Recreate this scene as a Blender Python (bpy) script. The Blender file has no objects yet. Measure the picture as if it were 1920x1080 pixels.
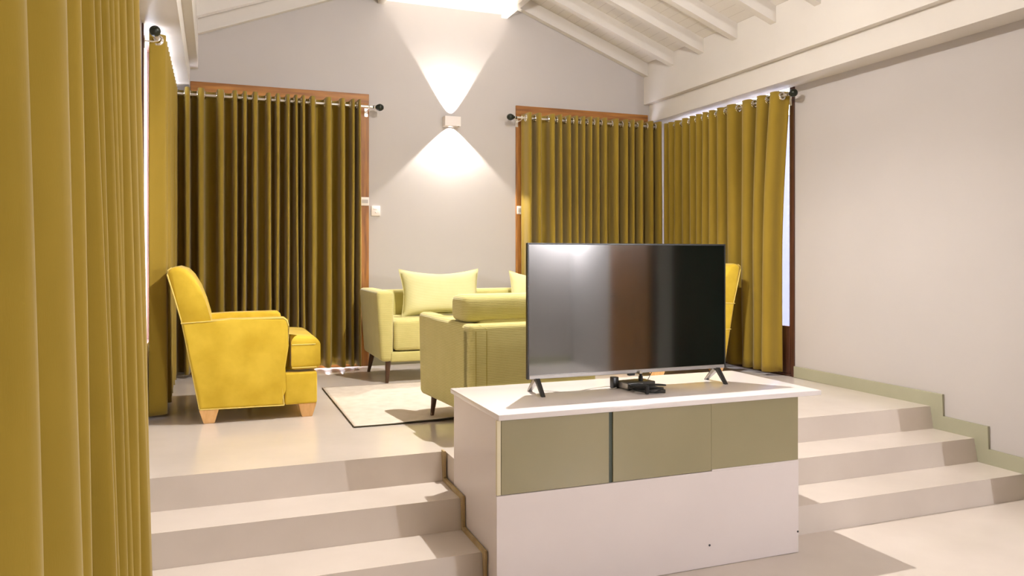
import bpy, bmesh, math, random
from mathutils import Vector, Matrix
random.seed(7)
C = bpy.context.scene.collection
PI = math.pi

# ------------------------------------------------------------------ camera
CZ = 1.5704                      # eye height over the lower floor (z = 0)
cam_d = bpy.data.cameras.new('camera'); cam = bpy.data.objects.new('camera', cam_d); C.objects.link(cam)
cam.location = (0, 0, CZ); cam.rotation_euler = (PI/2, 0, -0.36598)
cam_d.sensor_width = 36; cam_d.lens = 36*1452.25/1920; cam_d.shift_y = -58.6/1920
cam_d.clip_start = 0.05
bpy.context.scene.camera = cam
vs = bpy.context.scene.view_settings
vs.view_transform = 'Standard'; vs.look = 'None'; vs.exposure = 0.08; vs.gamma = 1.0; vs.use_curve_mapping = False

# ------------------------------------------------------------------ world and lights
W = bpy.data.worlds.new('world'); bpy.context.scene.world = W; W.use_nodes = True
bg = W.node_tree.nodes['Background']; bg.inputs[0].default_value = (0.80, 0.84, 1.0, 1); bg.inputs[1].default_value = 24.0

def lamp(name, kind, loc, power, col, **k):
    d = bpy.data.lights.new(name, kind); d.energy = power; d.color = col
    o = bpy.data.objects.new(name, d); C.objects.link(o); o.location = loc
    rot = k.pop('rot', None)
    for a, v in k.items(): setattr(d, a, v)
    if rot: o.rotation_euler = rot
    return o
WARM = (1.0, 0.93, 0.86)
# key: the pendant spot under the ridge casing of the sitting room (hard shadows)
lamp('pendant_light', 'SPOT', (2.115, 4.54, CZ+2.20), 370, (1.0, 0.95, 0.905), shadow_soft_size=0.02, spot_size=math.radians(140), spot_blend=0.6, rot=(0, 0, 0))
lamp('pendant_glow', 'POINT', (2.115, 4.54, CZ+2.19), 160, (1.0, 0.95, 0.905), shadow_soft_size=0.02)
# two added fill spots aimed at the lower room's ceiling, no known source
for x, y, p in ((2.25, 0.9, 150), (2.25, -1.6, 110)):
    lamp('fill_uplight', 'SPOT', (x, y, CZ+1.55), p, WARM, shadow_soft_size=0.15, spot_size=math.radians(160), spot_blend=0.9, rot=(PI, 0, 0))
# bright wall lamp in the rear corner behind the viewer
lamp('rear_lamp_light', 'POINT', (4.74, -2.84, CZ+0.64), 460, (0.93, 0.94, 1.0), shadow_soft_size=0.04)
# two beams of the up and down wall lamp
lamp('wall_lamp_up', 'SPOT', (2.307, 7.775, CZ+1.415), 170, (1.0, 0.93, 0.86), spot_size=math.radians(66), spot_blend=0.2, shadow_soft_size=0.004, rot=(PI, 0, 0))
lamp('wall_lamp_down', 'SPOT', (2.307, 7.775, CZ+1.405), 150, (1.0, 0.93, 0.86), spot_size=math.radians(96), spot_blend=0.2, shadow_soft_size=0.004, rot=(0, 0, 0))
# daylight portals in the two side windows
def portal(loc, sx, sy, rot):
    o = lamp('daylight_portal', 'AREA', loc, 1, (1, 1, 1), shape='RECTANGLE', size=sx, size_y=sy, rot=rot)
    o.data.cycles.is_portal = True
UF = CZ-1.1016                   # upper floor
portal((5.10, 6.715, UF+1.33), 2.07, 2.66, (0, PI/2, 0))
portal((-0.61, 6.715, UF+1.33), 2.07, 2.66, (0, -PI/2, 0))

# ------------------------------------------------------------------ materials
def mat(name, col, rough=0.6, metal=0.0, spec=0.5, **k):
    m = bpy.data.materials.new(name); m.use_nodes = True
    nt = m.node_tree; b = nt.nodes['Principled BSDF']
    b.inputs['Base Color'].default_value = (*col, 1); b.inputs['Roughness'].default_value = rough
    b.inputs['Metallic'].default_value = metal; b.inputs['Specular IOR Level'].default_value = spec
    for a, v in k.items(): b.inputs[a.replace('_', ' ')].default_value = v
    return m
def nodes(m): nt = m.node_tree; return nt, nt.nodes, nt.links, nt.nodes['Principled BSDF']
def mottle(m, c1, c2, scale=3.0, detail=6, stretch=(1, 1, 1), bump=0.0, bscale=None, rough_var=None, bdist=0.002):
    nt, N, L, b = nodes(m)
    tc = N.new('ShaderNodeTexCoord'); mp = N.new('ShaderNodeMapping'); mp.inputs['Scale'].default_value = stretch
    L.new(tc.outputs['Object'], mp.inputs[0])
    n = N.new('ShaderNodeTexNoise'); n.inputs['Scale'].default_value = scale; n.inputs['Detail'].default_value = detail
    L.new(mp.outputs[0], n.inputs['Vector'])
    r = N.new('ShaderNodeValToRGB'); r.color_ramp.elements[0].position = 0.32; r.color_ramp.elements[1].position = 0.68
    r.color_ramp.elements[0].color = (*c1, 1); r.color_ramp.elements[1].color = (*c2, 1)
    L.new(n.outputs['Fac'], r.inputs[0]); L.new(r.outputs[0], b.inputs['Base Color'])
    if bump:
        n2 = N.new('ShaderNodeTexNoise'); n2.inputs['Scale'].default_value = bscale or scale*8; n2.inputs['Detail'].default_value = 4
        L.new(mp.outputs[0], n2.inputs['Vector'])
        bp = N.new('ShaderNodeBump'); bp.inputs['Strength'].default_value = bump; bp.inputs['Distance'].default_value = bdist
        L.new(n2.outputs['Fac'], bp.inputs['Height']); L.new(bp.outputs[0], b.inputs['Normal'])
    return m
def weave(m, c1, c2, freq, axis='Z', bump=0.3, noise=0.25):
    """ribbed cloth: fine waves in colour and bump"""
    nt, N, L, b = nodes(m)
    tc = N.new('ShaderNodeTexCoord')
    def wav(ax, f):
        w = N.new('ShaderNodeTexWave'); w.wave_type = 'BANDS'; w.bands_direction = ax
        w.inputs['Scale'].default_value = f; w.inputs['Distortion'].default_value = 1.2
        w.inputs['Detail'].default_value = 2; w.inputs['Detail Scale'].default_value = 1.5
        L.new(tc.outputs['Object'], w.inputs['Vector']); return w
    w1 = wav(axis, freq)
    n = N.new('ShaderNodeTexNoise'); n.inputs['Scale'].default_value = 9; n.inputs['Detail'].default_value = 5
    L.new(tc.outputs['Object'], n.inputs['Vector'])
    mx = N.new('ShaderNodeMix'); mx.data_type = 'FLOAT'; mx.inputs[0].default_value = noise
    L.new(w1.outputs['Fac'], mx.inputs[2]); L.new(n.outputs['Fac'], mx.inputs[3])
    r = N.new('ShaderNodeValToRGB'); r.color_ramp.elements[0].position = 0.15; r.color_ramp.elements[1].position = 0.8
    r.color_ramp.elements[0].color = (*c1, 1); r.color_ramp.elements[1].color = (*c2, 1)
    L.new(mx.outputs[0], r.inputs[0]); L.new(r.outputs[0], b.inputs['Base Color'])
    bp = N.new('ShaderNodeBump'); bp.inputs['Strength'].default_value = bump; bp.inputs['Distance'].default_value = 0.0015
    L.new(w1.outputs['Fac'], bp.inputs['Height']); L.new(bp.outputs[0], b.inputs['Normal'])
    return m

WALLC = (0.70, 0.635, 0.59)
M_wall = mottle(mat('wall_paint', WALLC, 0.65, spec=0.25), (0.50, 0.468, 0.450), (0.525, 0.49, 0.47), 1.2, bump=0.05, bscale=60)
M_white = mottle(mat('white_ceiling_paint', (0.78, 0.71, 0.65), 0.5, spec=0.3), (0.66, 0.62, 0.57), (0.69, 0.65, 0.60), 2.0)
def plank_mat():
    m = mat('white_board_ceiling', (0.78, 0.71, 0.65), 0.5, spec=0.3); nt, N, L, b = nodes(m)
    tc = N.new('ShaderNodeTexCoord'); sp = N.new('ShaderNodeSeparateXYZ'); L.new(tc.outputs['Object'], sp.inputs[0])
    def mth(op, a, v=None):
        q = N.new('ShaderNodeMath'); q.operation = op
        L.new(a, q.inputs[0])
        if v is not None: q.inputs[1].default_value = v
        return q.outputs[0]
    g = mth('FRACT', mth('MULTIPLY', sp.outputs['X'], 1/0.103)); g = mth('LESS_THAN', g, 0.045)
    n = N.new('ShaderNodeTexNoise'); n.inputs['Scale'].default_value = 7; L.new(tc.outputs['Object'], n.inputs['Vector'])
    k = mth('MULTIPLY', g, 0.55)
    mx = N.new('ShaderNodeMix'); mx.data_type = 'RGBA'; L.new(k, mx.inputs[0])
    mx.inputs[6].default_value = (0.69, 0.65, 0.60, 1); mx.inputs[7].default_value = (0.42, 0.37, 0.32, 1)
    L.new(mx.outputs[2], b.inputs['Base Color'])
    bp = N.new('ShaderNodeBump'); bp.inputs['Strength'].default_value = 0.5; bp.inputs['Distance'].default_value = 0.004; bp.invert = True
    L.new(g, bp.inputs['Height']); L.new(bp.outputs[0], b.inputs['Normal'])
    return m
M_plank = plank_mat()
M_floor = mottle(mat('polished_cement_floor', (0.6, 0.5, 0.42), 0.17, spec=0.45), (0.61, 0.54, 0.475), (0.69, 0.615, 0.55), 1.6, 8, bump=0.03, bscale=30)
M_skirt = mottle(mat('sage_green_skirting_paint', (0.36, 0.35, 0.22), 0.45), (0.36, 0.35, 0.245), (0.39, 0.38, 0.27), 4)
M_tan = mottle(mat('tan_edge_strip', (0.40, 0.28, 0.12), 0.5), (0.36, 0.25, 0.11), (0.48, 0.36, 0.18), 12)
def wood(name, c1, c2, rough=0.4, stretch=(14, 14, 1.2), scale=2.2):
    return mottle(mat(name, c1, rough), c1, c2, scale, 8, stretch, bump=0.1)
M_frame = wood('reddish_window_timber', (0.20, 0.072, 0.012), (0.42, 0.175, 0.030), 0.5)
M_frameh = wood('reddish_window_timber_rail', (0.20, 0.072, 0.012), (0.42, 0.175, 0.030), 0.5, (1.2, 14, 14))
M_dark = wood('dark_door_timber', (0.05, 0.018, 0.01), (0.10, 0.035, 0.018), 0.35)
M_curt = mottle(mat('mustard_curtain_cloth', (0.33, 0.21, 0.03), 0.85, spec=0.1), (0.265, 0.177, 0.020), (0.32, 0.215, 0.028), 5, 4, (1, 1, 0.2), bump=0.25, bscale=350, bdist=0.0006)
M_curt.node_tree.nodes['Principled BSDF'].inputs['Sheen Weight'].default_value = 0.24
M_velvet = mottle(mat('yellow_velvet', (0.6, 0.4, 0.03), 0.7, spec=0.2), (0.56, 0.375, 0.022), (0.70, 0.49, 0.045), 7, 6, bump=0.12, bscale=40)
nb = M_velvet.node_tree.nodes['Principled BSDF']; nb.inputs['Sheen Weight'].default_value = 0.35; nb.inputs['Sheen Roughness'].default_value = 0.4
M_pipe = mat('yellow_piping_cord', (0.76, 0.58, 0.14), 0.6)
M_green = weave(mat('lime_ribbed_upholstery', (0.6, 0.55, 0.2), 0.85, spec=0.15), (0.45, 0.395, 0.12), (0.63, 0.57, 0.24), 31, bump=0.45, noise=0.38)
M_green.node_tree.nodes['Principled BSDF'].inputs['Sheen Weight'].default_value = 0.3
M_pillow = weave(mat('pale_lime_slub_cloth', (0.6, 0.55, 0.2), 0.85, spec=0.15), (0.56, 0.52, 0.25), (0.66, 0.62, 0.34), 50, noise=0.4)
M_seam = mat('olive_seam_cord', (0.35, 0.28, 0.04), 0.8)
M_legd = wood('dark_walnut_leg', (0.06, 0.028, 0.014), (0.11, 0.05, 0.026), 0.4, (20, 20, 2))
M_legl = wood('light_beech_leg', (0.80, 0.46, 0.17), (0.90, 0.56, 0.24), 0.4, (20, 20, 2))
M_rug = mottle(mat('cream_short_pile_rug', (0.66, 0.56, 0.45), 0.95, spec=0.05), (0.66, 0.58, 0.49), (0.74, 0.66, 0.57), 14, 8, bump=0.6, bscale=260, bdist=0.002)
M_rugedge = mat('dark_rug_binding', (0.05, 0.04, 0.015), 0.9)
M_top = mat('white_lacquer_top', (0.83, 0.77, 0.75), 0.22)
M_cabw = mottle(mat('white_cabinet_board', (0.74, 0.67, 0.65), 0.4), (0.73, 0.66, 0.64), (0.76, 0.69, 0.67), 2)
M_cream = mat('cream_cabinet_edge', (0.74, 0.66, 0.46), 0.5)
M_sage = mottle(mat('sage_gloss_drawer_front', (0.30, 0.26, 0.15), 0.25), (0.285, 0.25, 0.145), (0.315, 0.275, 0.16), 1.5)
M_gap = mat('dark_green_channel', (0.035, 0.05, 0.03), 0.4)
M_screw = mat('black_screw', (0.02, 0.02, 0.02), 0.4)
M_screen = mat('black_glass_screen', (0.006, 0.012, 0.009), 0.06, spec=0.5, IOR=2.6)
M_bezel = mat('black_plastic', (0.012, 0.012, 0.011), 0.35)
M_silver = mat('brushed_grey_metal', (0.42, 0.40, 0.38), 0.32, 0.85)
M_chrome = mat('chrome', (0.82, 0.80, 0.76), 0.14, 1.0)
M_rod = mat('brushed_steel_rod', (0.80, 0.76, 0.70), 0.28, 0.9)
M_fin = mat('dark_bronze_finial', (0.018, 0.022, 0.014), 0.35, 0.4)
M_plastic = mat('white_plastic', (0.80, 0.74, 0.70), 0.4)
M_dot = mat('grey_dot', (0.30, 0.27, 0.24), 0.5)
M_lamp = mat('white_lamp_body', (0.80, 0.74, 0.70), 0.5)
M_cable = mat('black_cable', (0.015, 0.016, 0.014), 0.4)
M_cablew = mat('pale_cable', (0.6, 0.56, 0.5), 0.5)
M_box = mat('dark_grey_box_plastic', (0.05, 0.048, 0.04), 0.3)
M_glow = mat('lamp_glow', (1, 1, 1), 0.5); gb = M_glow.node_tree.nodes['Principled BSDF']
gb.inputs['Emission Color'].default_value = (1, 0.95, 0.88, 1); gb.inputs['Emission Strength'].default_value = 6
def glass():
    m = bpy.data.materials.new('window_glass'); m.use_nodes = True; nt = m.node_tree; nt.nodes.clear()
    o = nt.nodes.new('ShaderNodeOutputMaterial'); t = nt.nodes.new('ShaderNodeBsdfTransparent'); g = nt.nodes.new('ShaderNodeBsdfGlossy')
    g.inputs['Roughness'].default_value = 0.02; mx = nt.nodes.new('ShaderNodeMixShader'); mx.inputs[0].default_value = 0.06
    nt.links.new(t.outputs[0], mx.inputs[1]); nt.links.new(g.outputs[0], mx.inputs[2]); nt.links.new(mx.outputs[0], o.inputs[0]); return m
M_glass = glass()
M_terr = mottle(mat('pale_terrace_paving', (0.5, 0.47, 0.42), 0.8), (0.62, 0.60, 0.60), (0.70, 0.68, 0.68), 2)

# ------------------------------------------------------------------ mesh helpers
def new(): return bmesh.new()
def obj(name, bm, m, parent=None, smooth=35, loc=None):
    me = bpy.data.meshes.new(name)
    bmesh.ops.recalc_face_normals(bm, faces=bm.faces[:])
    if smooth:
        a = math.radians(smooth)
        for f in bm.faces: f.smooth = True
        for e in bm.edges:
            if len(e.link_faces) == 2 and e.calc_face_angle(0) > a: e.smooth = False
    bm.to_mesh(me); bm.free()
    for x in (m if isinstance(m, (list, tuple)) else [m]): me.materials.append(x)
    o = bpy.data.objects.new(name, me); C.objects.link(o)
    if parent: o.parent = parent
    if loc: o.location = loc
    return o
def box(bm, x0, x1, y0, y1, z0, z1, r=0, seg=3, mi=0):
    vs_ = [bm.verts.new(p) for p in ((x0,y0,z0),(x1,y0,z0),(x1,y1,z0),(x0,y1,z0),(x0,y0,z1),(x1,y0,z1),(x1,y1,z1),(x0,y1,z1))]
    fs = [bm.faces.new([vs_[i] for i in q]) for q in ((3,2,1,0),(4,5,6,7),(0,1,5,4),(1,2,6,5),(2,3,7,6),(3,0,4,7))]
    for f in fs: f.material_index = mi
    if r:
        es = list({e for f in fs for e in f.edges})
        bmesh.ops.bevel(bm, geom=es, offset=r, segments=seg, profile=0.5, affect='EDGES', clamp_overlap=True)
    return bm
def prism(bm, pts, axis, a, b, r=0, seg=3):
    """pts: 2D outline; axis: extrusion axis. y: (x,z)  x: (y,z)  z: (x,y)"""
    def P(p, t):
        return (p[0], t, p[1]) if axis == 'y' else (t, p[0], p[1]) if axis == 'x' else (p[0], p[1], t)
    A = [bm.verts.new(P(p, a)) for p in pts]; B = [bm.verts.new(P(p, b)) for p in pts]
    n = len(pts); fs = [bm.faces.new(A), bm.faces.new(B[::-1])]
    for i in range(n): fs.append(bm.faces.new((A[i], B[i], B[(i+1) % n], A[(i+1) % n])))
    if r:
        es = list({e for f in fs[:2] for e in f.edges})
        bmesh.ops.bevel(bm, geom=es, offset=r, segments=seg, profile=0.5, affect='EDGES', clamp_overlap=True)
    return bm
def tube(bm, pts, r, n=8, closed=False):
    pts = [Vector(p) for p in pts]; rings = []; up = Vector((0, 0, 1)); N = len(pts)
    for i, p in enumerate(pts):
        if closed: t = pts[(i+1) % N]-pts[i-1]
        else: t = pts[min(i+1, N-1)]-pts[max(i-1, 0)]
        t.normalize(); u = t.cross(up)
        if u.length < 0.05: u = t.cross(Vector((1, 0, 0)))
        u.normalize(); v = t.cross(u)
        rr = r[i] if isinstance(r, (list, tuple)) else r
        rings.append([bm.verts.new(p+rr*(math.cos(2*PI*k/n)*u+math.sin(2*PI*k/n)*v)) for k in range(n)])
    m = N if closed else N-1
    for i in range(m):
        a, b = rings[i], rings[(i+1) % N]
        for k in range(n): bm.faces.new((a[k], a[(k+1) % n], b[(k+1) % n], b[k]))
    if not closed: bm.faces.new(rings[0][::-1]); bm.faces.new(rings[-1])
    return bm
def lathe(bm, prof, origin, axis='z', n=20):
    """prof: (radius, height) list"""
    o = Vector(origin); rings = []
    for (r, h) in prof:
        ring = []
        for k in range(n):
            c_, s_ = math.cos(2*PI*k/n)*r, math.sin(2*PI*k/n)*r
            p = Vector((c_, s_, h)) if axis == 'z' else Vector((h, c_, s_)) if axis == 'x' else Vector((c_, h, s_))
            ring.append(bm.verts.new(o+p))
        rings.append(ring)
    for a, b in zip(rings, rings[1:]):
        for k in range(n): bm.faces.new((a[k], a[(k+1) % n], b[(k+1) % n], b[k]))
    bm.faces.new(rings[0][::-1]); bm.faces.new(rings[-1]); return bm
def torus(bm, c, axis, R, r, n=18, m=8):
    c = Vector(c); pts = []
    for k in range(n):
        a = 2*PI*k/n; ca, sa = math.cos(a)*R, math.sin(a)*R
        pts.append(c+(Vector((0, ca, sa)) if axis == 'x' else Vector((ca, 0, sa)) if axis == 'y' else Vector((ca, sa, 0))))
    # frame built by hand so the ring never twists
    ax = Vector((1, 0, 0)) if axis == 'x' else Vector((0, 1, 0)) if axis == 'y' else Vector((0, 0, 1))
    rings = []
    for p in pts:
        u = (p-c).normalized()
        rings.append([bm.verts.new(p+r*(math.cos(2*PI*j/m)*u+math.sin(2*PI*j/m)*ax)) for j in range(m)])
    for i in range(n):
        a, b = rings[i], rings[(i+1) % n]
        for j in range(m): bm.faces.new((a[j], a[(j+1) % m], b[(j+1) % m], b[j]))
    return bm
def tag(o, label, cat, group=None):
    o['label'] = label; o['category'] = cat
    if group: o['group'] = group
    return o
def thing(name, label, cat, loc=(0, 0, 0), rz=0, group=None):
    o = bpy.data.objects.new(name, None); C.objects.link(o); o.empty_display_size = 0.1
    o.location = loc; o.rotation_euler = (0, 0, rz); return tag(o, label, cat, group)
def struct(name, bm, m, parent=None, smooth=30):
    o = obj(name, bm, m, parent, smooth)
    if not parent: o['kind'] = 'structure'
    return o

# ------------------------------------------------------------------ room shell
XL, XR, YB, YF = -0.455, 4.945, 7.836, -3.0
XM = 2.245
ZT2, ZT3 = UF-0.16, UF-0.3174            # two upper treads under the sitting-room floor
Y1, Y2, Y3, DB = 4.2335, 3.8795, 3.5264, 0.0276
CX0, CX1 = 1.212, 2.895                  # cabinet sides
CYB = 4.045
ZS = CZ+1.555                            # soffit over the side windows
bm = new(); box(bm, XL-0.2, XR+0.2, YF-0.2, 5.0, -0.15, 0.0); struct('floor', bm, M_floor)
bm = new(); box(bm, XL, XR, Y1, YB+0.02, UF-0.12, UF); box(bm, CX0+0.005, CX1-0.005, CYB+0.004, Y1, 0.001, UF)
struct('floor_upper', bm, M_floor)
def steps(x0, x1):
    bm = new()
    prof = [(Y3-DB, 0.0), (Y3, ZT3), (Y2-DB, ZT3), (Y2, ZT2), (Y1-DB, ZT2), (Y1, UF-0.0005), (Y1+0.25, UF-0.0005), (Y1+0.25, 0.0)]
    prism(bm, prof, 'x', x0, x1)
    bmesh.ops.recalc_face_normals(bm, faces=bm.faces[:])
    return bm
a = struct('stair_1', steps(XL, CX0-0.006), M_floor); a['kind'] = 'structure'
a = struct('stair_2', steps(CX1+0.006, XR), M_floor)
# walls
TH = 0.2
WY0, WY1 = 5.68, 7.75                    # side windows
ZTOP = CZ+3.0
def side_wall(name, x0, x1):
    bm = new()
    box(bm, x0, x1, YF-TH, WY0, 0, ZTOP); box(bm, x0, x1, WY1, YB+TH, 0, ZTOP)
    box(bm, x0, x1, WY0, WY1, ZS+0.1, ZTOP); box(bm, x0, x1, WY0, WY1, 0, UF)
    return struct(name, bm, M_wall)
side_wall('wall_left', XL-TH, XL)
# right wall has a dark doorway behind the viewer
bm = new()
for y0, y1, z0, z1 in ((YF-TH, -0.6, 0, ZTOP), (0.9, WY0, 0, ZTOP), (-0.6, 0.9, 2.15, ZTOP), (WY1, YB+TH, 0, ZTOP), (WY0, WY1, ZS+0.1, ZTOP), (WY0, WY1, 0, UF)):
    box(bm, XR, XR+TH, y0, y1, z0, z1)
struct('wall_right', bm, M_wall)
BW = ((-0.215+0.10, 1.45-0.10), (3.044+0.10, 4.685-0.10))
BZ = CZ+1.640
bm = new()
xs = [XL-TH, BW[0][0], BW[0][1], BW[1][0], BW[1][1], XR+TH]
for i in (0, 2, 4): box(bm, xs[i], xs[i+1], YB, YB+TH, 0, ZTOP)
for i in (1, 3): box(bm, xs[i], xs[i+1], YB, YB+TH, BZ-0.1, ZTOP); box(bm, xs[i], xs[i+1], YB, YB+TH, 0, UF)
struct('wall_back', bm, M_wall)
bm = new(); box(bm, XL-TH, XR+TH, YF-TH, YF, 0, ZTOP); struct('wall_front', bm, M_wall)
# dark lobby beyond the doorway
bm = new()
box(bm, XR+TH, XR+1.6, -0.7, -0.6, 0, 2.3); box(bm, XR+TH, XR+1.6, 0.9, 1.0, 0, 2.3); box(bm, XR+1.6, XR+1.7, -0.7, 1.0, 0, 2.3); box(bm, XR+TH, XR+1.7, -0.7, 1.0, 2.3, 2.4); box(bm, XR+TH, XR+1.7, -0.7, 1.0, -0.1, 0)
struct('wall_lobby', bm, M_dark)
bm = new()
for y0, y1 in ((-0.72, -0.6), (0.9, 1.02)): box(bm, XR-0.02, XR, y0, y1, 0, 2.27)
box(bm, XR-0.02, XR, -0.6, 0.9, 2.15, 2.27); struct('door_1', bm, M_dark)
# beams over the side walls: lower face stands proud of the wall, upper face a little more
for s, nm in ((1, 'trim_1'), (-1, 'trim_2')):
    bm = new(); w = XR if s > 0 else XL
    xa, xb, xc = XM+s*2.464, XM+s*2.395, w
    prism(bm, [(xa, ZS), (xc, ZS), (xc, CZ+2.30), (xb, CZ+2.30), (xb, CZ+1.76), (xa, CZ+1.76)], 'y', YF, YB)
    struct(nm, bm, M_white)
# ceiling: two board slopes on rafters
SL = (2.692-2.102)/(4.681-3.128)
ZB = CZ+2.075                            # underside of the rafters where they meet the upper face
XE = 2.395
def slope_z(dx): return ZB+SL*(XE-dx)    # dx = distance from ridge line
RV = 0.148                               # rafter depth
for s, nm in ((1, 'ceiling_right'), (-1, 'ceiling_left')):
    bm = new()
    prism(bm, [(XM+s*(XE+0.3), slope_z(XE+0.3)+RV), (XM, slope_z(0)+RV), (XM, slope_z(0)+RV+0.08), (XM+s*(XE+0.3), slope_z(XE+0.3)+RV+0.08)], 'y', YF-TH, YB+TH)
    struct(nm, bm, M_plank)
k = 0
for s in (1, -1):
    for i in range(20):
        y0 = 7.752-0.5455*i
        if y0 < YF: continue
        k += 1
        bm = new(); y1 = min(y0+0.075, YB)
        prism(bm, [(XM+s*XE, slope_z(XE)), (XM+s*0.3, slope_z(0.3)), (XM+s*0.3, slope_z(0.3)+RV), (XM+s*XE, slope_z(XE)+RV)], 'y', y0, y1)
        if i == 0:
            prism(bm, [(XM+s*XE, slope_z(XE)-0.006), (XM+s*0.5, slope_z(0.5)-0.006), (XM+s*0.5, slope_z(0.5)+0.012), (XM+s*XE, slope_z(XE)+0.012)], 'y', y0-0.012, y0)
        struct('trim_%d' % (10+k), bm, M_white)
# ridge casing with two edge trims
bm = new(); box(bm, XM-0.69, XM+0.69, YF, YB, CZ+2.612, CZ+2.80); struct('trim_3', bm, M_white)
bm = new(); box(bm, XM+0.635, XM+0.705, YF, YB, CZ+2.572, CZ+2.66, 0.004, 2); struct('trim_4', bm, M_white)
bm = new(); box(bm, XM-0.705, XM-0.635, YF, YB, CZ+2.572, CZ+2.66, 0.004, 2); struct('trim_5', bm, M_white)
bm = new(); box(bm, 4.64, XR, 2.55, 3.15, 0, ZS); struct('wall_pier', bm, M_wall)
# outside paving
bm = new(); box(bm, -8, 13, -6, 14, -0.35, -0.16); 
o = struct('ground_terrace', bm, M_terr)
M_out = mottle(mat('lilac_grey_backdrop', (0.25, 0.25, 0.34), 0.9), (0.058, 0.058, 0.088), (0.068, 0.068, 0.10), 1.5)
bm = new(); box(bm, 6.9, 7.1, 2.0, 12.0, -0.16, 3.4); struct('wall_backdrop', bm, M_out)  # added backdrop, tones down the daylight seen past the right curtain
# skirtings
H = 0.103
def stepped(x0, x1, m, name, lead=0.105, h=H, ymin=YF, ymax=WY0):
    bm = new()
    # outline in (y,z), following floor, steps, lower floor
    pts = [(ymax, UF), (ymax, UF+h), (Y1-lead, UF+h), (Y1-lead, ZT2+h), (Y2-lead, ZT2+h), (Y2-lead, ZT3+h), (Y3-lead, ZT3+h), (Y3-lead, h), (ymin, h), (ymin, 0), (Y3+0.02, 0), (Y3+0.02, ZT3), (Y2+0.02, ZT3), (Y2+0.02, ZT2), (Y1+0.02, ZT2), (Y1+0.02, UF)]
    prism(bm, pts, 'x', x0, x1, 0.003, 1)
    return struct(name, bm, m)
stepped(XR-0.018, XR-0.0005, M_skirt, 'baseboard_right', ymin=0.9)
stepped(XL+0.0005, XL+0.018, M_skirt, 'baseboard_left')
bm = new(); box(bm, XL+0.02, XR-0.02, YF, YF+0.018, 0, H); box(bm, 1.46, 3.03, YB-0.018, YB, UF, UF+H)
struct('baseboard_back', bm, M_skirt)
# tan strip where the left flight meets the cabinet
bm = new(); t = 0.022
pts = [(Y1+0.0, ZT2), (Y1+0.0, UF+0.012), (Y1-DB-t, UF+0.012), (Y1-DB-t, ZT2+t), (Y2-DB-t, ZT2+t), (Y2-DB-t, ZT3+t), (Y3-DB-t, ZT3+t), (Y3-DB-t, 0), (Y3-DB, 0), (Y3-DB*.5, ZT3), (Y2-DB, ZT3), (Y2-DB*.5, ZT2)]
prism(bm, pts, 'x', CX0-0.018, CX0-0.004, 0.002, 1); struct('trim_6', bm, M_tan)

# ------------------------------------------------------------------ windows (timber French casements)
def win_side(name, s):
    """s=+1 right wall, -1 left wall"""
    x = XR if s > 0 else XL
    def bx(bm, a, b, y0, y1, z0, z1, r=0.003): box(bm, min(x+s*a, x+s*b), max(x+s*a, x+s*b), y0, y1, z0, z1, r, 1)
    bm = new()
    bx(bm, -0.012, -0.0005, WY0, WY0+0.04, UF, ZS-0.002); bx(bm, -0.012, -0.0005, WY1-0.04, WY1, UF, ZS-0.002); bx(bm, 0, 0.12, WY0, WY0+0.04, UF, ZS+0.099); bx(bm, 0, 0.12, WY1-0.04, WY1, UF, ZS+0.099)
    bx(bm, 0.002, 0.12, WY0+0.05, WY1-0.05, ZS+0.08, ZS+0.099); bx(bm, -0.01, 0.12, WY0+0.05, WY1-0.05, UF+0.001, UF+0.02)
    fr = struct(name, bm, M_dark)
    n = 2; w = (WY1-WY0-0.08)/n
    for i in range(n):
        y0 = WY0+0.04+w*i
        lf = new(); st = 0.05
        bx(lf, 0.012, 0.045, y0, y0+st, UF+0.02, ZS+0.08); bx(lf, 0.012, 0.045, y0+w-st, y0+w, UF+0.02, ZS+0.08)
        bx(lf, 0.012, 0.045, y0+st, y0+w-st, ZS+0.04, ZS+0.08); bx(lf, 0.012, 0.045, y0+st, y0+w-st, UF+0.02, UF+0.46)
        L = obj('sash', lf, M_dark, fr)
        g = new(); bx(g, 0.026, 0.031, y0+st, y0+w-st, UF+0.46, ZS+0.04, 0)
        obj('pane', g, M_glass, L)
win_side('window_4', 1); win_side('window_1', -1)
def win_back(name, x0, x1):
    z1 = BZ; f = 0.1; bm = new()
    box(bm, x0, x0+f, YB-0.018, YB+0.10, UF, z1-f, 0.003, 1); box(bm, x1-f, x1, YB-0.018, YB+0.10, UF, z1-f, 0.003, 1)
    fr = struct(name, bm, M_frame)
    bm = new(); box(bm, x0, x1, YB-0.018, YB+0.10, z1-f, z1, 0.003, 1); box(bm, x0+f, x1-f, YB, YB+0.1, UF, UF+0.02)
    obj('head_rail', bm, M_frameh, fr)
    w = (x1-x0-2*f)/2
    for i in range(2):
        a = x0+f+w*i; st = 0.07; lf = new()
        box(lf, a, a+st, YB+0.04, YB+0.08, UF+0.02, z1-f); box(lf, a+w-st, a+w, YB+0.04, YB+0.08, UF+0.02, z1-f)
        box(lf, a+st, a+w-st, YB+0.04, YB+0.08, z1-f-st, z1-f); box(lf, a+st, a+w-st, YB+0.04, YB+0.08, UF+0.02, UF+0.09)
        L = obj('sash', lf, M_frame, fr)
        g = new(); box(g, a+st, a+w-st, YB+0.057, YB+0.063, UF+0.09, z1-f-st); obj('pane', g, M_glass, L)
win_back('window_2', -0.215, 1.45); win_back('window_3', 3.044, 4.685)

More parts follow.
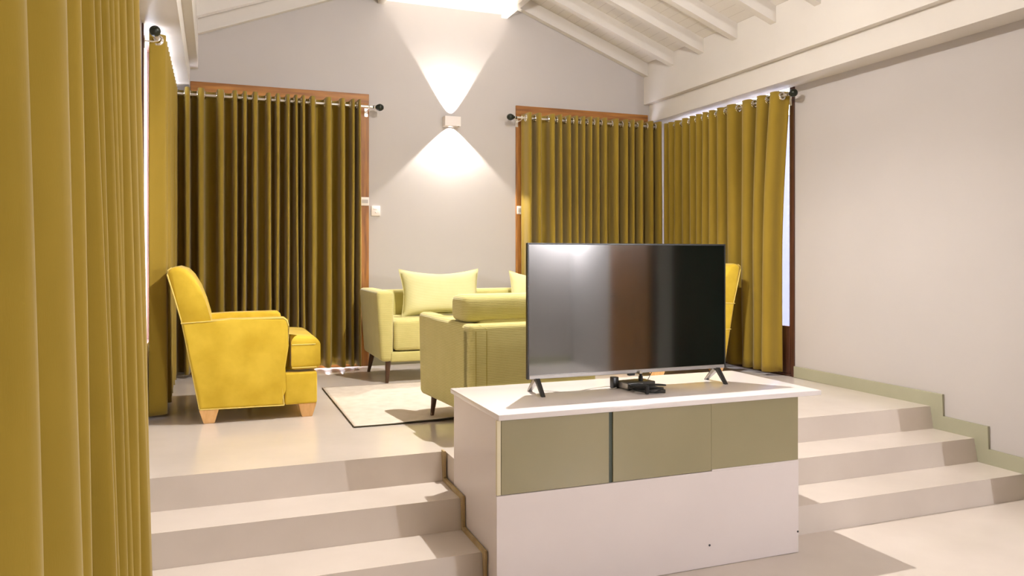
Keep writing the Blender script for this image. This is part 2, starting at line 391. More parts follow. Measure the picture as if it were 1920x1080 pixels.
# ------------------------------------------------------------------ curtains
def smoothstep(t): return t*t*(3-2*t)
def curtain(label, axis, pos, side, ridges, end0, end1, zb, zt, zrod, amp, name='curtain', drift=0.012, flare=None, power=1.5, edge=None, seed=1, pull=None, omega=0.0, sq=0.0, hem=0.09, rings=True, ampb=1.15):
    """axis 'x': hangs along X at y=pos; side = direction of the room (sign). ridges: coordinates of folds bulging into the room"""
    rnd = random.Random(seed)
    R = sorted(ridges); keys = []
    keys.append((end0, PI*-0.9))
    for i, r in enumerate(R): keys.append((r, 2*PI*i))
    keys.append((end1, 2*PI*(len(R)-1)+PI*0.9))
    ph0 = keys[0][1]; ph1 = keys[-1][1]
    def per(ph):
        for (a, pa), (b, pb) in zip(keys, keys[1:]):
            if pa <= ph <= pb: return (b-a)/(pb-pa)*2*PI
        return 0.05
    def u_of(ph):
        for (a, pa), (b, pb) in zip(keys, keys[1:]):
            if pa <= ph <= pb: return a+(b-a)*(ph-pa)/(pb-pa)
        return keys[-1][0]
    n = int((ph1-ph0)/(2*PI)*22); nz = 34
    dr = [rnd.uniform(-1, 1)*drift for _ in R]; dr2 = [rnd.uniform(0.8, 1.2) for _ in range(len(R)+2)]
    t = thing(name, label, 'curtain', (0, 0, 0))
    bm = new(); grid = []
    for j in range(nz+1):
        z = zb+(zt-zb)*j/nz; q = (zt-z)/(zt-zb); row = []
        for i in range(n+1):
            ph = ph0+(ph1-ph0)*i/n
            idx = min(max(int(round(ph/(2*PI))), 0), len(R)-1)
            c_ = math.cos(ph); v = (1+c_)/2
            off = amp*(2*v**power-1)*(1+(ampb-1)*q)
            wv = max(0, min(1, 0.5+0.5*math.cos(ph)))
            off *= 1+(dr2[idx]-1)*q*1.0
            u = u_of(ph)+dr[idx]*q*smoothstep(wv)+0.004*math.sin(3*z+idx*1.7)*wv*q
            u += per(ph)*(sq*math.sin(2*ph)-omega*math.sin(ph))
            off += 0.004*math.sin(ph*0.37+z*2.3)*q
            ex = flare(u, z) if flare else 0
            if pull: u += pull(u, q)
            o_ = pos+side*(off+ex)
            row.append(bm.verts.new((u, o_, z) if axis == 'x' else (o_, u, z)))
        grid.append(row)
    for j in range(nz):
        for i in range(n): bm.faces.new((grid[j][i], grid[j][i+1], grid[j+1][i+1], grid[j+1][i]))
    c = obj('cloth', bm, M_curt, t, smooth=80)
    so = c.modifiers.new('s', 'SOLIDIFY'); so.thickness = 0.004; so.offset = 0
    if hem:   # stitched lines of the hems
        for zz in (zb+hem, zt-0.085):
            j = int(round((zz-zb)/(zt-zb)*nz)); bm = new()
            pts = []
            for v_ in [(p.co if False else None) for p in ()]: pass
            me = c.data; base = j*(n+1)
            P_ = [me.vertices[base+i].co.copy() for i in range(n+1)]
            for p in P_:
                if axis == 'x': p.y += side*0.0025
                else: p.x += side*0.0025
            tube(bm, P_, 0.0011, 4); obj('hem_stitch', bm, M_curt, t)
    if rings:
        kk = 0
        v0 = 0.5**(1/power)
        dph = math.acos(2*v0-1)
        for i in range(len(R)):
            for sg in (-1, 1):
                ph = 2*PI*i+sg*dph
                if ph < ph0 or ph > ph1: continue
                u = u_of(ph)+per(ph)*(sq*math.sin(2*ph)-omega*math.sin(ph))
                bm = new(); torus(bm, (u, pos, zrod) if axis == 'x' else (pos, u, zrod), axis, 0.030, 0.0100, 18, 8)
                obj('eyelet_ring', bm, M_chrome, t)
    return t
def rod(label, axis, pos, a, b, z, side, finials=(), brackets=(), wall=0.0):
    t = thing('curtain_rod', label, 'curtain rod', (0, 0, 0))
    P = (lambda u, o=0, dz=0: (u, pos+o, z+dz)) if axis == 'x' else (lambda u, o=0, dz=0: (pos+o, u, z+dz))
    bm = new(); tube(bm, [P(a), P((a+b)/2), P(b)], 0.0125, 12); obj('rod', bm, M_rod, t)
    for u, d in finials:
        bm = new()
        prof = [(0.009, -0.02), (0.016, -0.012), (0.011, 0.0), (0.013, 0.012), (0.026, 0.026), (0.034, 0.045), (0.036, 0.058), (0.031, 0.075), (0.018, 0.09), (0.004, 0.094)]
        lathe(bm, [(r, h*d) for r, h in prof], P(u), axis, 18)
        f = obj('finial', bm, M_fin, t)
        bm = new(); torus(bm, P(u+d*0.004), axis, 0.0145, 0.005); obj('collar', bm, M_chrome, f)
    for u in brackets:
        bm = new()
        tube(bm, [P(u, 0, -0.016), P(u, -side*0.02, -0.022), P(u, -side*(wall-0.004), -0.022)], 0.006, 8)
        torus(bm, P(u), axis, 0.0165, 0.005)
        if axis == 'x': box(bm, u-0.016, u+0.016, pos-side*(wall-0.0) - (0.006 if side < 0 else 0) , pos-side*wall+(0 if side < 0 else 0.006), z-0.075, z+0.01, 0.002, 1)
        else: box(bm, min(pos-side*wall, pos-side*wall+side*0.006), max(pos-side*wall, pos-side*wall+side*0.006), u-0.016, u+0.016, z-0.075, z+0.01, 0.002, 1)
        obj('bracket', bm, M_rod, t)
    return t
ZR = CZ+1.485; ZC0 = UF+0.028
BLr = [-0.236, -0.127, 0.051, 0.174, 0.258, 0.347, 0.473, 0.551, 0.646, 0.719, 0.785, 0.867, 1.023, 1.158, 1.259, 1.318]
curtain('mustard eyelet curtain over the back window, left of the white wall lamp', 'x', 7.665, -1, [-0.35]+BLr, -0.395, 1.345, ZC0+0.008, CZ+1.535, ZR, 0.092, seed=3, power=1.0, omega=0.06, sq=0.085)
BRr = [3.118, 3.221, 3.388, 3.47, 3.578, 3.665, 3.75, 3.837, 3.92, 4.012, 4.157, 4.281, 4.36, 4.47, 4.60, 4.70]
curtain('mustard eyelet curtain over the back window, right of the wall lamp and behind the television', 'x', 7.665, -1, BRr, 3.07, 4.79, ZC0, CZ+1.530, ZR-0.005, 0.088, seed=5, power=1.0, omega=0.05, sq=0.08)
Rr = [7.55, 7.461, 7.336, 7.188, 7.045, 6.93, 6.811, 6.703, 6.56, 6.393, 6.138, 5.93, 5.75]
curtain('mustard eyelet curtain along the right side wall, daylight leaking over its top', 'y', 4.81, -1, Rr, 5.66, 7.60, ZC0+0.014, CZ+1.503, CZ+1.46, 0.072, seed=8, power=1.0, ampb=1.0, omega=-0.04, sq=0.075, pull=lambda u, q: 0.11*math.sin(min(q*1.6, 1)*PI/2)*max(0, min(1, (6.25-u)/0.5)))
Lr = [5.79, 5.95, 6.10, 6.24, 6.38, 6.52, 6.66, 6.80, 6.94, 7.08, 7.22, 7.36, 7.49]
curtain('mustard eyelet curtain along the left side wall behind the velvet armchair', 'y', -0.365, 1, Lr, 5.72, 7.55, ZC0, CZ+1.510, CZ+1.465, 0.05, seed=11, power=1.0, ampb=1.0, omega=0.0, drift=0.004)
def fl(u, z): return 0.024*(CZ+0.75-z)
Fr = [0.68, 0.95, 1.21, 1.545, 1.71, 1.82, 1.95, 2.09, 2.24, 2.40, 2.58, 2.80, 3.05]
curtain('large mustard curtain at the left edge, nearest the viewer and running floor to ceiling', 'y', -0.335, 1, Fr, 0.35, 3.16, 0.03, CZ+1.50, CZ+1.45, 0.085, seed=21, power=1.0, omega=0.0, flare=fl, drift=0.01, ampb=1.1)
rod('steel curtain rod on the back wall, left of the wall lamp, one dark finial', 'x', 7.665, -0.40, 1.475, ZR, -1, [(1.475, 1)], [1.42], wall=0.171-0.018)
rod('steel curtain rod on the back wall, right of the wall lamp, one dark finial', 'x', 7.665, 2.975, 4.68, ZR-0.005, -1, [(2.975, -1)], [3.05], wall=0.171-0.018)
rod('steel curtain rod under the beam of the right side wall', 'y', 4.81, 5.60, 7.60, CZ+1.46, -1, [(5.60, -1)], [5.72], wall=XR-4.81-0.012)
rod('steel curtain rod under the beam of the left side wall, ball finial end toward viewer', 'y', -0.365, 5.58, 7.555, CZ+1.465, 1, [(5.58, -1)], [5.71], wall=-0.365-XL-0.012)
rod('steel curtain rod out of view over the nearest curtain', 'y', -0.325, 0.30, 3.24, CZ+1.45, 1, [], [0.5], wall=-0.325-XL)

# ------------------------------------------------------------------ wall lamp, switches
t = thing('wall_lamp', 'white box wall lamp throwing light up and down the back wall', 'wall lamp', (2.307, YB, CZ+1.36))
bm = new()
box(bm, -0.085, -0.079, -0.105, -0.008, 0, 0.10); box(bm, 0.079, 0.085, -0.105, -0.008, 0, 0.10)
box(bm, -0.079, 0.079, -0.105, -0.099, 0, 0.10); box(bm, -0.079, 0.079, -0.014, -0.008, 0, 0.10)
obj('housing', bm, M_lamp, t)
bm = new(); box(bm, -0.05, 0.05, -0.008, 0, 0.02, 0.08, 0.002, 1); obj('mounting_plate', bm, M_lamp, t)
bm = new(); box(bm, -0.079, 0.079, -0.099, -0.014, 0.0485, 0.0495); obj('divider', bm, M_lamp, t)
def plate(label, x0, x1, z0, z1, kind, y=YB):
    t = thing('switch_plate' if kind == 's' else 'vent_plate', label, 'light switch' if kind == 's' else 'wall plate', ((x0+x1)/2, y, CZ+z0)); w = (x1-x0)/2; h = z1-z0
    bm = new(); box(bm, -w, w, -0.014, 0, 0, h, 0.003, 2); obj('faceplate', bm, M_plastic, t)
    if kind == 's':
        bm = new(); box(bm, -w*0.55, w*0.25, -0.020, -0.014, h*0.62, h*0.78, 0.002, 1); obj('rocker', bm, M_plastic, t)
        bm = new(); lathe(bm, [(0.008, 0), (0.008, -0.006), (0.005, -0.008)], (0, -0.014, h*0.35), 'y', 12); obj('knob', bm, M_plastic, t)
    else:
        for q in (0.35, 0.5, 0.65):
            bm = new(); box(bm, -w*0.75, w*0.75, -0.017, -0.014, h*q-0.004, h*q+0.002); obj('slot', bm, M_dot, t)
plate('small white slotted plate on the timber jamb left of the wall lamp', 1.365, 1.448, 0.515, 0.60, 'v', YB-0.018)
plate('square white light switch on the back wall beside the left timber jamb', 1.475, 1.565, 0.415, 0.515, 's')
plate('small white slotted plate on the timber jamb right of the wall lamp', 3.05, 3.145, 0.462, 0.55, 'v', YB-0.018)

# ------------------------------------------------------------------ television cabinet
t = thing('tv_cabinet', 'white television cabinet with sage drawer fronts, set into the steps', 'cabinet', (0, 0, 0))
FY = 3.30
ZCT = CZ-0.7157
bm = new()
box(bm, CX0, CX0+0.018, FY+0.018, CYB, 0, ZCT-0.026, 0.001, 1); box(bm, CX1-0.018, CX1, FY+0.018, CYB, 0, ZCT-0.026, 0.001, 1)
box(bm, CX0+0.018, CX1-0.018, CYB-0.018, CYB, 0, ZCT-0.026); box(bm, CX0+0.018, CX1-0.018, FY+0.02, FY+0.036, 0, ZCT-0.026)
obj('carcass', bm, M_cabw, t)
bm = new(); box(bm, CX0-0.02, CX0-0.004, FY, FY+0.018, CZ-1.083, ZCT-0.028, 0.001, 1); box(bm, CX0-0.004, CX0, FY+0.004, FY+0.018, CZ-1.083, ZCT-0.028); obj('edge_strip', bm, M_cream, t)
bm = new(); box(bm, 1.195, 3.035, 3.284, 4.056, ZCT-0.026, ZCT, 0.0025, 2); obj('countertop', bm, M_top, t)
bm = new(); box(bm, CX0-0.022, CX1, FY-0.002, FY+0.0175, 0.002, CZ-1.086, 0.001, 1); lp = obj('lower_panel', bm, M_cabw, t)
zl = CZ-1.086
for x0, x1, zz in ((CX0+0.002, 1.764, CZ-1.084), (1.786, 2.347, CZ-1.084), (2.3474, CX1, CZ-1.078)):
    bm = new(); box(bm, x0, x1, FY+0.002, FY+0.0175, zz, ZCT-0.030, 0.001, 1); obj('drawer_front', bm, M_sage, t)
bm = new(); box(bm, 1.764, 1.786, FY+0.010, FY+0.0175, zl, ZCT-0.030); obj('grip_channel', bm, M_gap, t)
bm = new(); box(bm, 2.349, CX1, FY, FY+0.0175, CZ-1.086, CZ-1.0785); obj('lower_lip', bm, M_cabw, t)
for x, z in ((2.333, CZ-1.458), (2.889, CZ-1.459)):
    bm = new(); lathe(bm, [(0.0055, 0), (0.0055, -0.002), (0.003, -0.003)], (x, FY-0.002, z), 'y', 12); obj('screw', bm, M_screw, lp)

# ------------------------------------------------------------------ television
TX0, TX1, TY = 1.507, 2.733, 3.72
TZ0, TZ1 = CZ-0.636, CZ+0.072
t = thing('television', 'large flat black television standing on the white cabinet', 'television', ((TX0+TX1)/2, TY, ZCT))
hw = (TX1-TX0)/2; z0 = TZ0-ZCT; z1 = TZ1-ZCT
bm = new()
box(bm, -hw, hw, 0, 0.012, z0, z1, 0.002, 1); box(bm, -hw*0.86, hw*0.86, 0.012, 0.055, z0+0.03, z1-0.22, 0.01, 2)
box(bm, -hw, -hw+0.009, -0.012, 0, z0, z1, 0.001, 1); box(bm, hw-0.009, hw, -0.012, 0, z0, z1, 0.001, 1)
box(bm, -hw+0.009, hw-0.009, -0.012, 0, z1-0.009, z1, 0.001, 1)
obj('housing', bm, M_bezel, t)
bm = new(); box(bm, -hw+0.009, hw-0.009, -0.008, -0.0005, z0+0.020, z1-0.009); obj('screen', bm, M_screen, t)
bm = new(); box(bm, -hw+0.009, hw-0.009, -0.013, 0, z0, z0+0.020, 0.002, 1); bz = obj('lower_bezel', bm, M_silver, t)
bm = new(); box(bm, -0.02, 0.02, -0.014, 0.006, z0-0.012, z0+0.001, 0.002, 1); obj('sensor', bm, M_bezel, bz)
for sx in (-1, 1):
    xc = sx*(hw-0.055)
    leg = new(); o1 = sx*0.018
    w = 0.011
    prism(leg, [(0.018, z0+0.004), (-0.022, z0+0.004), (-0.092, 0.004), (-0.096, 0), (-0.078, 0), (-0.006, z0-0.012)], 'x', xc-w, xc+w, 0.002, 1)
    prism(leg, [(-0.006, z0-0.010), (0.022, z0+0.004), (0.104, 0.0), (0.090, 0.0)], 'x', xc-w, xc+w)
    lg = obj('leg', leg, M_bezel, t)
    side = new(); prism(side, [(-0.004, z0-0.014), (0.018, z0-0.002), (0.100, 0.0012), (0.088, 0.0012)], 'x', xc-w-0.0008, xc+w+0.0008)
    obj('leg_trim', side, M_silver, lg)

# ------------------------------------------------------------------ bits under the television
t = thing('set_top_box', 'small dark set-top box under the television on the cabinet', 'set-top box', (2.145, 3.70, ZCT), 0.12)
bm = new(); box(bm, -0.095, 0.085, -0.055, 0.06, 0.004, 0.040, 0.003, 2); obj('case', bm, M_box, t)
bm = new(); box(bm, -0.0965, -0.095, -0.050, 0.055, 0.008, 0.036); box(bm, -0.09, 0.0, -0.0565, -0.055, 0.010, 0.034); obj('front_trim', bm, M_silver, t)
for x, y in ((-0.08, -0.04), (0.07, -0.04), (-0.08, 0.045), (0.07, 0.045)):
    bm = new(); lathe(bm, [(0.008, 0), (0.008, 0.005)], (x, y, 0), 'z', 10); obj('foot', bm, M_bezel, t)
t = thing('plug_adapter', 'black upright plug adapter left of the set-top box', 'adapter', (2.030, 3.74, ZCT), 0.1)
bm = new(); box(bm, -0.018, 0.018, -0.018, 0.018, 0, 0.062, 0.004, 2); obj('body', bm, M_bezel, t)
bm = new(); tube(bm, [(0, -0.02, 0.006), (-0.03, -0.03, 0.003), (-0.06, -0.02, 0.003)], 0.003, 6); obj('lead', bm, M_cablew, t)
t = thing('cable_connector', 'small silver connector standing up on the set-top box', 'connector', (2.165, 3.69, ZCT+0.040), 0.1)
bm = new(); lathe(bm, [(0.012, 0), (0.012, 0.026), (0.008, 0.028), (0.008, 0.040)], (0, 0, 0), 'z', 14); obj('body', bm, M_bezel, t)
bm = new(); lathe(bm, [(0.0085, 0.040), (0.0085, 0.052), (0.004, 0.056)], (0, 0, 0), 'z', 14); obj('tip', bm, M_chrome, t)
rnd = random.Random(4)
t = thing('cable_coil', 'bundle of coiled black cable in front of the set-top box', 'cable', (2.128, 3.560, ZCT), -0.55)
for q in range(6):
    bm = new(); pts = []
    n = 46; a0 = rnd.uniform(0, 6)
    for i in range(n):
        a = 2*PI*i/n
        r = 1+0.06*math.sin(3*a+a0)
        pts.append(((0.070+0.004*q)*r*math.cos(a)+rnd.uniform(-.0008, .0008), (0.040+0.006*((q*2)%5))*r*math.sin(a)+0.004*math.sin(q*2.1), 0.0055+0.0075*q*(0.7+0.3*math.sin(a+a0))+0.004*(1+math.sin(2*a+q))))
    tube(bm, pts, 0.0042, 7, closed=True); obj('loop', bm, M_cable, t)
bm = new(); box(bm, -0.011, 0.011, -0.072, -0.030, 0.002, 0.046, 0.006, 2); obj('cable_tie', bm, M_bezel, t)
bm = new(); box(bm, 0.062, 0.095, -0.016, 0.012, 0.002, 0.020, 0.003, 2); obj('plug', bm, M_box, t)
bm = new(); pts = [(1.62, 3.80, 0.003), (1.70, 3.72, 0.003), (1.80, 3.71, 0.003), (1.90, 3.76, 0.003), (2.0, 3.79, 0.003), (2.10, 3.78, 0.003)]
tube(bm, [(x, y, z+ZCT) for x, y, z in pts], 0.002, 6); tag(obj('thin_cable', bm, M_cablew), 'thin pale cable lying on the cabinet top under the television left half', 'cable')
bm = new(); tube(bm, [(2.235, 3.76, ZCT+0.004), (2.255, 3.765, ZCT+0.03), (2.285, 3.77, ZCT+0.075), (2.30, 3.774, ZCT+0.10)], 0.002, 6); tag(obj('thin_cable', bm, M_cable), 'thin cable rising from the set-top box to the television', 'cable')

# ------------------------------------------------------------------ rug
t = thing('rug', 'cream short-pile rug with dark bound edge on the sitting-room floor', 'rug', (0, 0, 0))
RX0, RX1, RY0, RY1 = 0.835, 3.15, 5.015, 6.60
def rugsurf(x, y, h):
    e = math.exp(-((y-RY0)/0.10)**2)
    return UF+h+0.012*e*max(0, min(1, (x-1.1)/0.25))*(0.75+0.25*math.sin((x-1.0)*14.0))
bm = new(); nx, ny = 90, 44; top = []
for j in range(ny+1):
    top.append([bm.verts.new((RX0+(RX1-RX0)*i/nx, RY0+(RY1-RY0)*j/ny, rugsurf(RX0+(RX1-RX0)*i/nx, RY0+(RY1-RY0)*j/ny, 0.011))) for i in range(nx+1)])
for j in range(ny):
    for i in range(nx): bm.faces.new((top[j][i], top[j][i+1], top[j+1][i+1], top[j+1][i]))
o = obj('pile', bm, M_rug, t); so = o.modifiers.new('s', 'SOLIDIFY'); so.thickness = 0.007; so.offset = -1
bm = new(); pts = []
for i in range(60): x = RX0+(RX1-RX0)*i/60; pts.append((x, RY0, rugsurf(x, RY0, 0.0065)))
for i in range(20): pts.append((RX1, RY0+(RY1-RY0)*i/20, UF+0.0065))
for i in range(60): pts.append((RX1-(RX1-RX0)*i/60, RY1, UF+0.0065))
for i in range(20): pts.append((RX0, RY1-(RY1-RY0)*i/20, UF+0.0065))
tube(bm, pts, 0.0045, 6, closed=True); obj('binding', bm, M_rugedge, t)

# ------------------------------------------------------------------ velvet armchair
def arc(cx, cz, r, a0, a1, n=6):
    return [(cx+r*math.cos(math.radians(a0+(a1-a0)*i/n)), cz+r*math.sin(math.radians(a0+(a1-a0)*i/n))) for i in range(n+1)]
def crown(bm, zmid, amt, cx, cy, hx, hy):
    for v in bm.verts:
        if v.co.z > zmid:
            a = max(0, 1-((v.co.x-cx)/hx)**2)*max(0, 1-((v.co.y-cy)/hy)**2); v.co.z += amt*a**0.5 if a > 0 else 0
def subd(bm, cuts=3):
    bmesh.ops.subdivide_edges(bm, edges=bm.edges[:], cuts=cuts, use_grid_fill=True)
def soft(o, lv=2):
    m = o.modifiers.new('sub', 'SUBSURF'); m.levels = lv; m.render_levels = lv; return o
def armchair(label, loc, rz, pipe_z=None):
    t = thing('armchair', label, 'armchair', loc, rz, 'yellow velvet armchairs')
    hw = 0.385; at = 0.125
    for s in (-1, 1):
        bm = new(); y0, y1 = (s*hw, s*(hw-at)) if s > 0 else (s*hw, s*(hw-at))
        pr = [(0.105, 0.097), (0.640, 0.092), (0.628, 0.20), (0.645, 0.35), (0.668, 0.50), (0.672, 0.63), (0.662, 0.672), (0.640, 0.690), (0.30, 0.688), (-0.005, 0.672)]
        prism(bm, pr, 'y', min(y0, y1), max(y0, y1), 0.022, 4)
        a = obj('arm', bm, M_velvet, t, smooth=60)
        bm = new(); yy = s*(hw-0.004)
        tube(bm, [(-0.008, yy, 0.668), (0.30, yy, 0.684), (0.632, yy, 0.686), (0.655, yy, 0.668), (0.667, yy, 0.63), (0.663, yy, 0.50), (0.641, yy, 0.35), (0.625, yy, 0.20), (0.637, yy, 0.094)], 0.0045, 6)
        tube(bm, [(0.105, yy, 0.099), (0.637, yy, 0.094)], 0.004, 6)
        obj('piping', bm, M_pipe, a)
    # back
    bm = new()
    pr = [(0.100, 0.10), (-0.004, 0.672), (-0.092, 0.985), (-0.088, 1.012), (-0.068, 1.030), (-0.03, 1.038), (0.02, 1.020), (0.062, 0.975), (0.105, 0.90), (0.142, 0.80), (0.170, 0.70), (0.20, 0.50), (0.22, 0.30), (0.24, 0.10)]
    prism(bm, pr, 'y', -hw+0.012, hw-0.012, 0.03, 4)
    for v in bm.verts:     # rounded upper corners and a gentle crown
        q = max(0, (v.co.z-0.70)/0.34); v.co.y *= 1-0.05*q*q
        if v.co.x > 0.0 and v.co.z > 0.6: v.co.x += 0.012*(1-(v.co.y/hw)**2)
    b = obj('backrest', bm, M_velvet, t, smooth=60)
    for s in (-1, 1):
        bm = new(); pts = []
        for x, z in ((0.100, 0.10), (-0.006, 0.672), (-0.06, 0.87), (-0.094, 0.985), (-0.090, 1.014), (-0.068, 1.030)):
            q = max(0, (z-0.70)/0.34); pts.append((x+0.004, s*(hw-0.016)*(1-0.05*q*q), z))
        tube(bm, pts, 0.0048, 6); obj('piping', bm, M_pipe, b)
    if pipe_z:
        bm = new(); xx = 0.1-0.104*(pipe_z-0.1)/0.572; tube(bm, [(xx+0.5, hw, pipe_z), (xx, hw, pipe_z), (xx-0.002, hw-0.02, pipe_z), (xx-0.002, -hw+0.02, pipe_z), (xx, -hw, pipe_z), (xx+0.5, -hw, pipe_z)], 0.004, 6); obj('piping', bm, M_pipe, b)
    # seat base and T cushion
    bm = new(); box(bm, 0.15, 0.64, -hw+at, hw-at, 0.095, 0.33); box(bm, 0.640, 0.858, -hw+0.006, hw-0.006, 0.092, 0.312, 0.016, 3); obj('seat_base', bm, M_velvet, t, smooth=60)
    bm = new()
    pl = [(0.20, -hw+at+0.006), (0.685, -hw+at+0.006), (0.685, -hw+0.012), (0.865, -hw+0.012), (0.865, hw-0.012), (0.685, hw-0.012), (0.685, hw-at-0.006), (0.20, hw-at-0.006)]
    prism(bm, pl, 'z', 0.322, 0.525, 0.045, 5)
    for v in bm.verts:
        a = max(0, 1-((v.co.x-0.60)/0.42)**2)*max(0, 1-(v.co.y/(hw+0.12))**2)
        if v.co.z > 0.43: v.co.z += 0.07*a
        if v.co.x > 0.8: v.co.x += 0.028*(1-abs(v.co.z-0.43)/0.14)
    c = obj('seat_cushion', bm, M_velvet, t, smooth=60)
    bm = new()
    for zz, off in ((0.500, 0.0), (0.342, 0.0)):
        e = 0.016; y_ = hw-0.012
        tube(bm, [(0.69, -y_+0.001, zz), (0.845, -y_+0.001, zz), (0.872, -y_+0.03, zz), (0.876, 0, zz), (0.872, y_-0.03, zz), (0.845, y_-0.001, zz), (0.69, y_-0.001, zz)], 0.004, 6)
    obj('piping', bm, M_pipe, c)
    for x0 in (0.105, 0.735):
        for s in (-1, 1):
            bm = new(); y0 = s*(hw-0.065); w = 0.056
            tops = [(x0-0.004, y0-w), (x0+0.118, y0-w), (x0+0.118, y0+w), (x0-0.004, y0+w)]
            bots = [(x0+0.024, y0-w*0.6), (x0+0.092, y0-w*0.6), (x0+0.092, y0+w*0.6), (x0+0.024, y0+w*0.6)]
            A = [bm.verts.new((x, y, 0)) for x, y in bots]; B = [bm.verts.new((x, y, 0.095)) for x, y in tops]
            bm.faces.new(A[::-1]); bm.faces.new(B)
            for i in range(4): bm.faces.new((A[i], A[(i+1) % 4], B[(i+1) % 4], B[i]))
            bmesh.ops.bevel(bm, geom=bm.edges[:], offset=0.003, segments=2, affect='EDGES')
            obj('leg', bm, M_legl, t)
    return t
armchair('mustard velvet armchair seen side on, before the left curtains', (-0.20, 5.845, UF), 0)
armchair('mustard velvet armchair mostly hidden behind the television, only its tall back edge showing', (4.51, 6.37, UF), PI, pipe_z=0.43)

# ------------------------------------------------------------------ cushions
def pillow(name, label, w, h, th, loc, rot, m, seed=0, group=None, parent=None, pinch=0.16):
    rnd = random.Random(seed); n = 26; bm = new(); G = {}
    for side in (1, -1):
        for j in range(n+1):
            for i in range(n+1):
                u = -1+2*i/n; v = -1+2*j/n
                if side < 0 and (i in (0, n) or j in (0, n)): G[(side, i, j)] = G[(1, i, j)]; continue
                x = w/2*u*(1-pinch*(1-abs(v)**1.6)*abs(u)**3*0.6); z = h/2*v*(1-pinch*1.5*(1-abs(u)**1.6)*abs(v)**3)
                f = (max(0, 1-u**4)**0.65)*(max(0, 1-v**4)**0.65)
                y = side*th/2*f*(1+0.05*math.sin(5*u+seed)*math.cos(4*v))
                y += side*0.004*math.sin(22*v+3*u)*max(0, abs(u)-0.6)
                G[(side, i, j)] = bm.verts.new((x, y, z))
        for j in range(n):
            for i in range(n):
                q = [G[(side, i, j)], G[(side, i+1, j)], G[(side, i+1, j+1)], G[(side, i, j+1)]]
                bm.faces.new(q if side < 0 else q[::-1])
    t = thing(name, label, 'cushion', loc, 0, group) if not parent else None
    o = obj('cover' if t else name, bm, m, t or parent, smooth=80)
    if t: t.rotation_euler = rot
    if t:
        bm = new(); pts = []
        for k in range(4*n):
            s_, i = divmod(k, n)
            p = [(i, 0), (n, i), (n-i, n), (0, n-i)][s_]
            u = -1+2*p[0]/n; v = -1+2*p[1]/n
            pts.append((w/2*u*(1-pinch*(1-abs(v)**1.6)*abs(u)**3*0.6), 0, h/2*v*(1-pinch*1.5*(1-abs(u)**1.6)*abs(v)**3)))
        tube(bm, pts, 0.004, 6, closed=True); obj('piping', bm, m, t)
    return t

# ------------------------------------------------------------------ sofa
t = thing('sofa', 'pale lime sofa on dark tapered legs against the back wall', 'sofa', (0, 0, UF))
SX0, SX1, SY0, SY1 = 1.292, 3.50, 6.62, 7.48
for s, x0 in ((1, SX0), (-1, SX1)):
    bm = new()
    box(bm, min(x0, x0+s*0.155), max(x0, x0+s*0.155), SY0, SY1, 0.19, 0.805, 0.035, 5)
    for v in bm.verts:
        q = (0.80-v.co.z)/0.6
        if abs(v.co.x-x0) < 0.08: v.co.x += s*0.045*max(0, q)
        if v.co.y < SY0+0.2: v.co.y += 0.03*max(0, q)
    obj('arm', bm, M_green, t, smooth=60)
bm = new(); box(bm, SX0+0.06, SX1-0.06, SY1-0.16, SY1, 0.19, 0.785, 0.04, 5); obj('backrest', bm, M_green, t, smooth=60)
bm = new(); box(bm, SX0+0.13, SX1-0.13, SY0+0.022, SY1-0.1, 0.185, 0.275, 0.015, 3); obj('seat_base', bm, M_green, t, smooth=60)
ww = (SX1-SX0-0.31)/2
for i in range(2):
    bm = new(); a = SX0+0.155+ww*i
    box(bm, a+0.003, a+ww-0.003, SY0+0.012, SY1-0.15, 0.283, 0.545, 0.035, 5); 
    crown(bm, 0.5, 0.018, a+ww/2, (SY0+SY1)/2-0.07, ww/2, 0.40); obj('seat_cushion', bm, M_green, t, smooth=60)
def tleg(bm, x, y, h, dx, dy, r0=0.014, r1=0.026, zb=0.0):
    tube(bm, [(x+dx, y+dy, zb), (x+dx*0.5, y+dy*0.5, h*0.5), (x, y, h)], [r0, (r0+r1)/2, r1], 12)
for x, y, dx, dy in ((SX0+0.12, SY0+0.09, -0.015, -0.02), (SX0+0.12, SY1-0.07, -0.04, 0.01), (SX1-0.12, SY0+0.09, 0.015, -0.02), (SX1-0.12, SY1-0.07, 0.04, 0.01)):
    bm = new(); tleg(bm, x, y, 0.195, dx, dy); obj('leg', bm, M_legd, t)
pillow('cushion', 'pale lime cushion on the left seat of the sofa', 0.79, 0.47, 0.20, (2.005, 7.13, UF+0.565+0.19), (math.radians(-14), 0, 0), M_pillow, 2)
pillow('cushion', 'pale lime cushion on the sofa, its corner showing left of the television', 0.64, 0.42, 0.18, (3.02, 7.14, UF+0.555+0.17), (math.radians(-20), math.radians(8), 0), M_pillow, 5)

# ------------------------------------------------------------------ tub chair in front, seen from behind
t = thing('tub_chair', 'lime ribbed tub chair seen from behind, left of the television', 'armchair', (1.405, 4.35, UF), math.radians(5.3))
TW, TD = 0.88, 0.93
def shell(bm, x0, x1, y0, y1, z0, z1, r): return box(bm, x0, x1, y0, y1, z0, z1, r, 5)
bm = new(); shell(bm, 0.0, TW, 0.0, 0.13, 0.155, 0.698, 0.03); obj('backrest', bm, M_green, t, smooth=60)
for s in (0, 1):
    bm = new(); x0 = 0.0 if s == 0 else TW-0.115
    shell(bm, x0, x0+0.115, 0.0+0.02, TD, 0.155, 0.692, 0.035)
    for v in bm.verts:
        if v.co.y > TD-0.1: v.co.y -= 0.03*(0.69-v.co.z)/0.5
        if v.co.z > 0.6: v.co.z += 0.03*max(0, (v.co.y-TD*0.55)/(TD*0.45))
    obj('arm', bm, M_green, t, smooth=60)
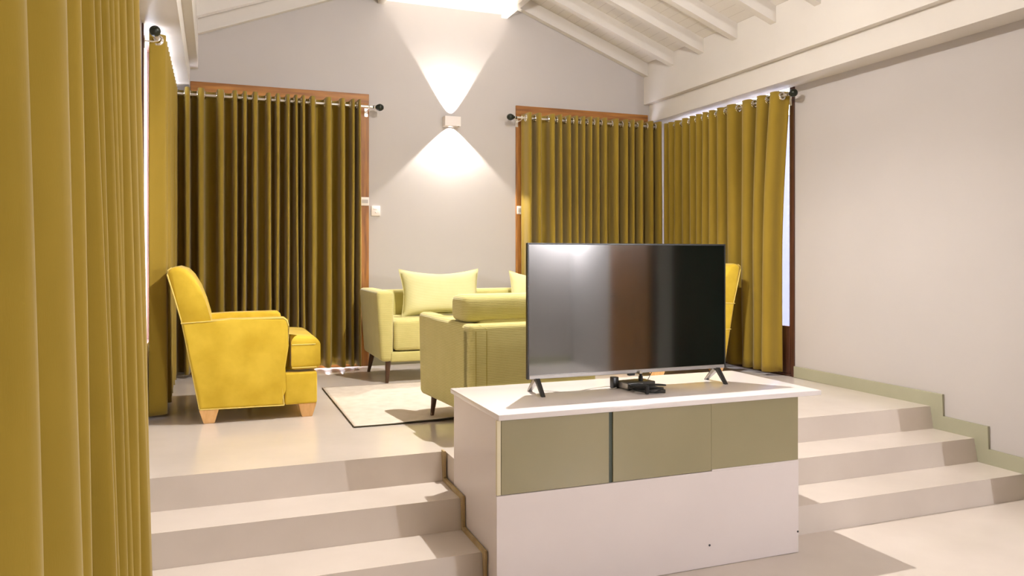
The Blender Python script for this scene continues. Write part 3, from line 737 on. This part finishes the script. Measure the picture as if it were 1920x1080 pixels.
bm = new(); box(bm, 0.10, TW-0.10, 0.10, TD-0.02, 0.165, 0.27, 0.015, 3); obj('seat_base', bm, M_green, t, smooth=60)
bm = new(); box(bm, 0.12, TW-0.12, 0.14, TD+0.0, 0.275, 0.46, 0.035, 5); crown(bm, 0.42, 0.02, TW/2, 0.55, 0.33, 0.42); obj('seat_cushion', bm, M_green, t, smooth=60)
bm = new(); box(bm, 0.015, TW-0.015, 0.135, 0.36, 0.700, 0.862, 0.045, 6); box(bm, 0.12, TW-0.12, 0.135, 0.34, 0.47, 0.72, 0.03, 4)
crown(bm, 0.8, 0.012, TW/2, 0.25, 0.46, 0.2); o = obj('back_cushion', bm, M_green, t, smooth=60)
bm = new()
for x in (0.035, 0.105): tube(bm, [(x, -0.0005, 0.18), (x, -0.0015, 0.40), (x, -0.0005, 0.66)], 0.0022, 5)
tube(bm, [(0.03, 0.02, 0.692), (0.07, 0.012, 0.690), (0.105, 0.0, 0.668)], 0.003, 5)
obj('seam', bm, M_seam, t)
for x, y, dx, dy in ((0.075, TD-0.13, -0.012, 0.015), (0.075, 0.10, -0.012, -0.02), (TW-0.075, TD-0.13, 0.012, 0.015), (TW-0.075, 0.10, 0.012, -0.02)):
    bm = new(); tleg(bm, x, y, 0.165, dx, dy, 0.012, 0.022, 0.0115 if dy > 0 else 0.0); obj('leg', bm, M_legd, t)

# ------------------------------------------------------------------ lamps out of view
t = thing('pendant_lamp', 'small white pendant spot under the ridge casing above the lounge', 'pendant lamp', (2.115, 4.54, CZ+2.25))
bm = new(); lathe(bm, [(0.004, 0.10), (0.004, 0.362)], (0, 0, 0), 'z', 8); obj('stem', bm, M_lamp, t)
bm = new(); lathe(bm, [(0.06, 0.0), (0.06, 0.09), (0.02, 0.10)], (0, 0, 0), 'z', 24); obj('shade', bm, M_lamp, t)
for x, y, nm in ((2.25, 0.9, 'added white fill bowl, out of view, over the lower floor before the steps'), (2.25, -1.6, 'added white fill bowl, out of view, at the rear of the lower room')):
    t = thing('fill_bowl', nm, 'ceiling lamp', (x, y, CZ+2.612), 0, 'added fill bowls')  # invented bowl and stem to carry each added fill spot
    bm = new(); lathe(bm, [(0.006, -1.19), (0.006, 0)], (0, 0, 0), 'z', 10); obj('stem', bm, M_lamp, t)
    bm = new(); lathe(bm, [(0.02, -1.20), (0.20, -1.17), (0.26, -1.10), (0.25, -1.10), (0.19, -1.155), (0.02, -1.185)], (0, 0, 0), 'z', 32); obj('bowl', bm, M_lamp, t)
t = thing('wall_lamp', 'box wall lamp in the rear corner behind the viewer', 'wall lamp', (4.74, YF, CZ+0.54))
bm = new(); box(bm, -0.06, 0.06, 0, 0.12, 0, 0.03, 0.003, 1); obj('bracket', bm, M_lamp, t)
# rear door in the right wall, beside the doorway
t_ = new(); box(t_, XR-0.05, XR-0.001, -1.72, -0.74, 0, 2.2, 0.003, 1); d = struct('door_2', t_, M_frame)
bm = new(); tube(bm, [(XR-0.05, -1.62, 1.05), (XR-0.09, -1.62, 1.05), (XR-0.09, -1.50, 1.05)], 0.008, 8); obj('door_handle', bm, M_chrome, d)
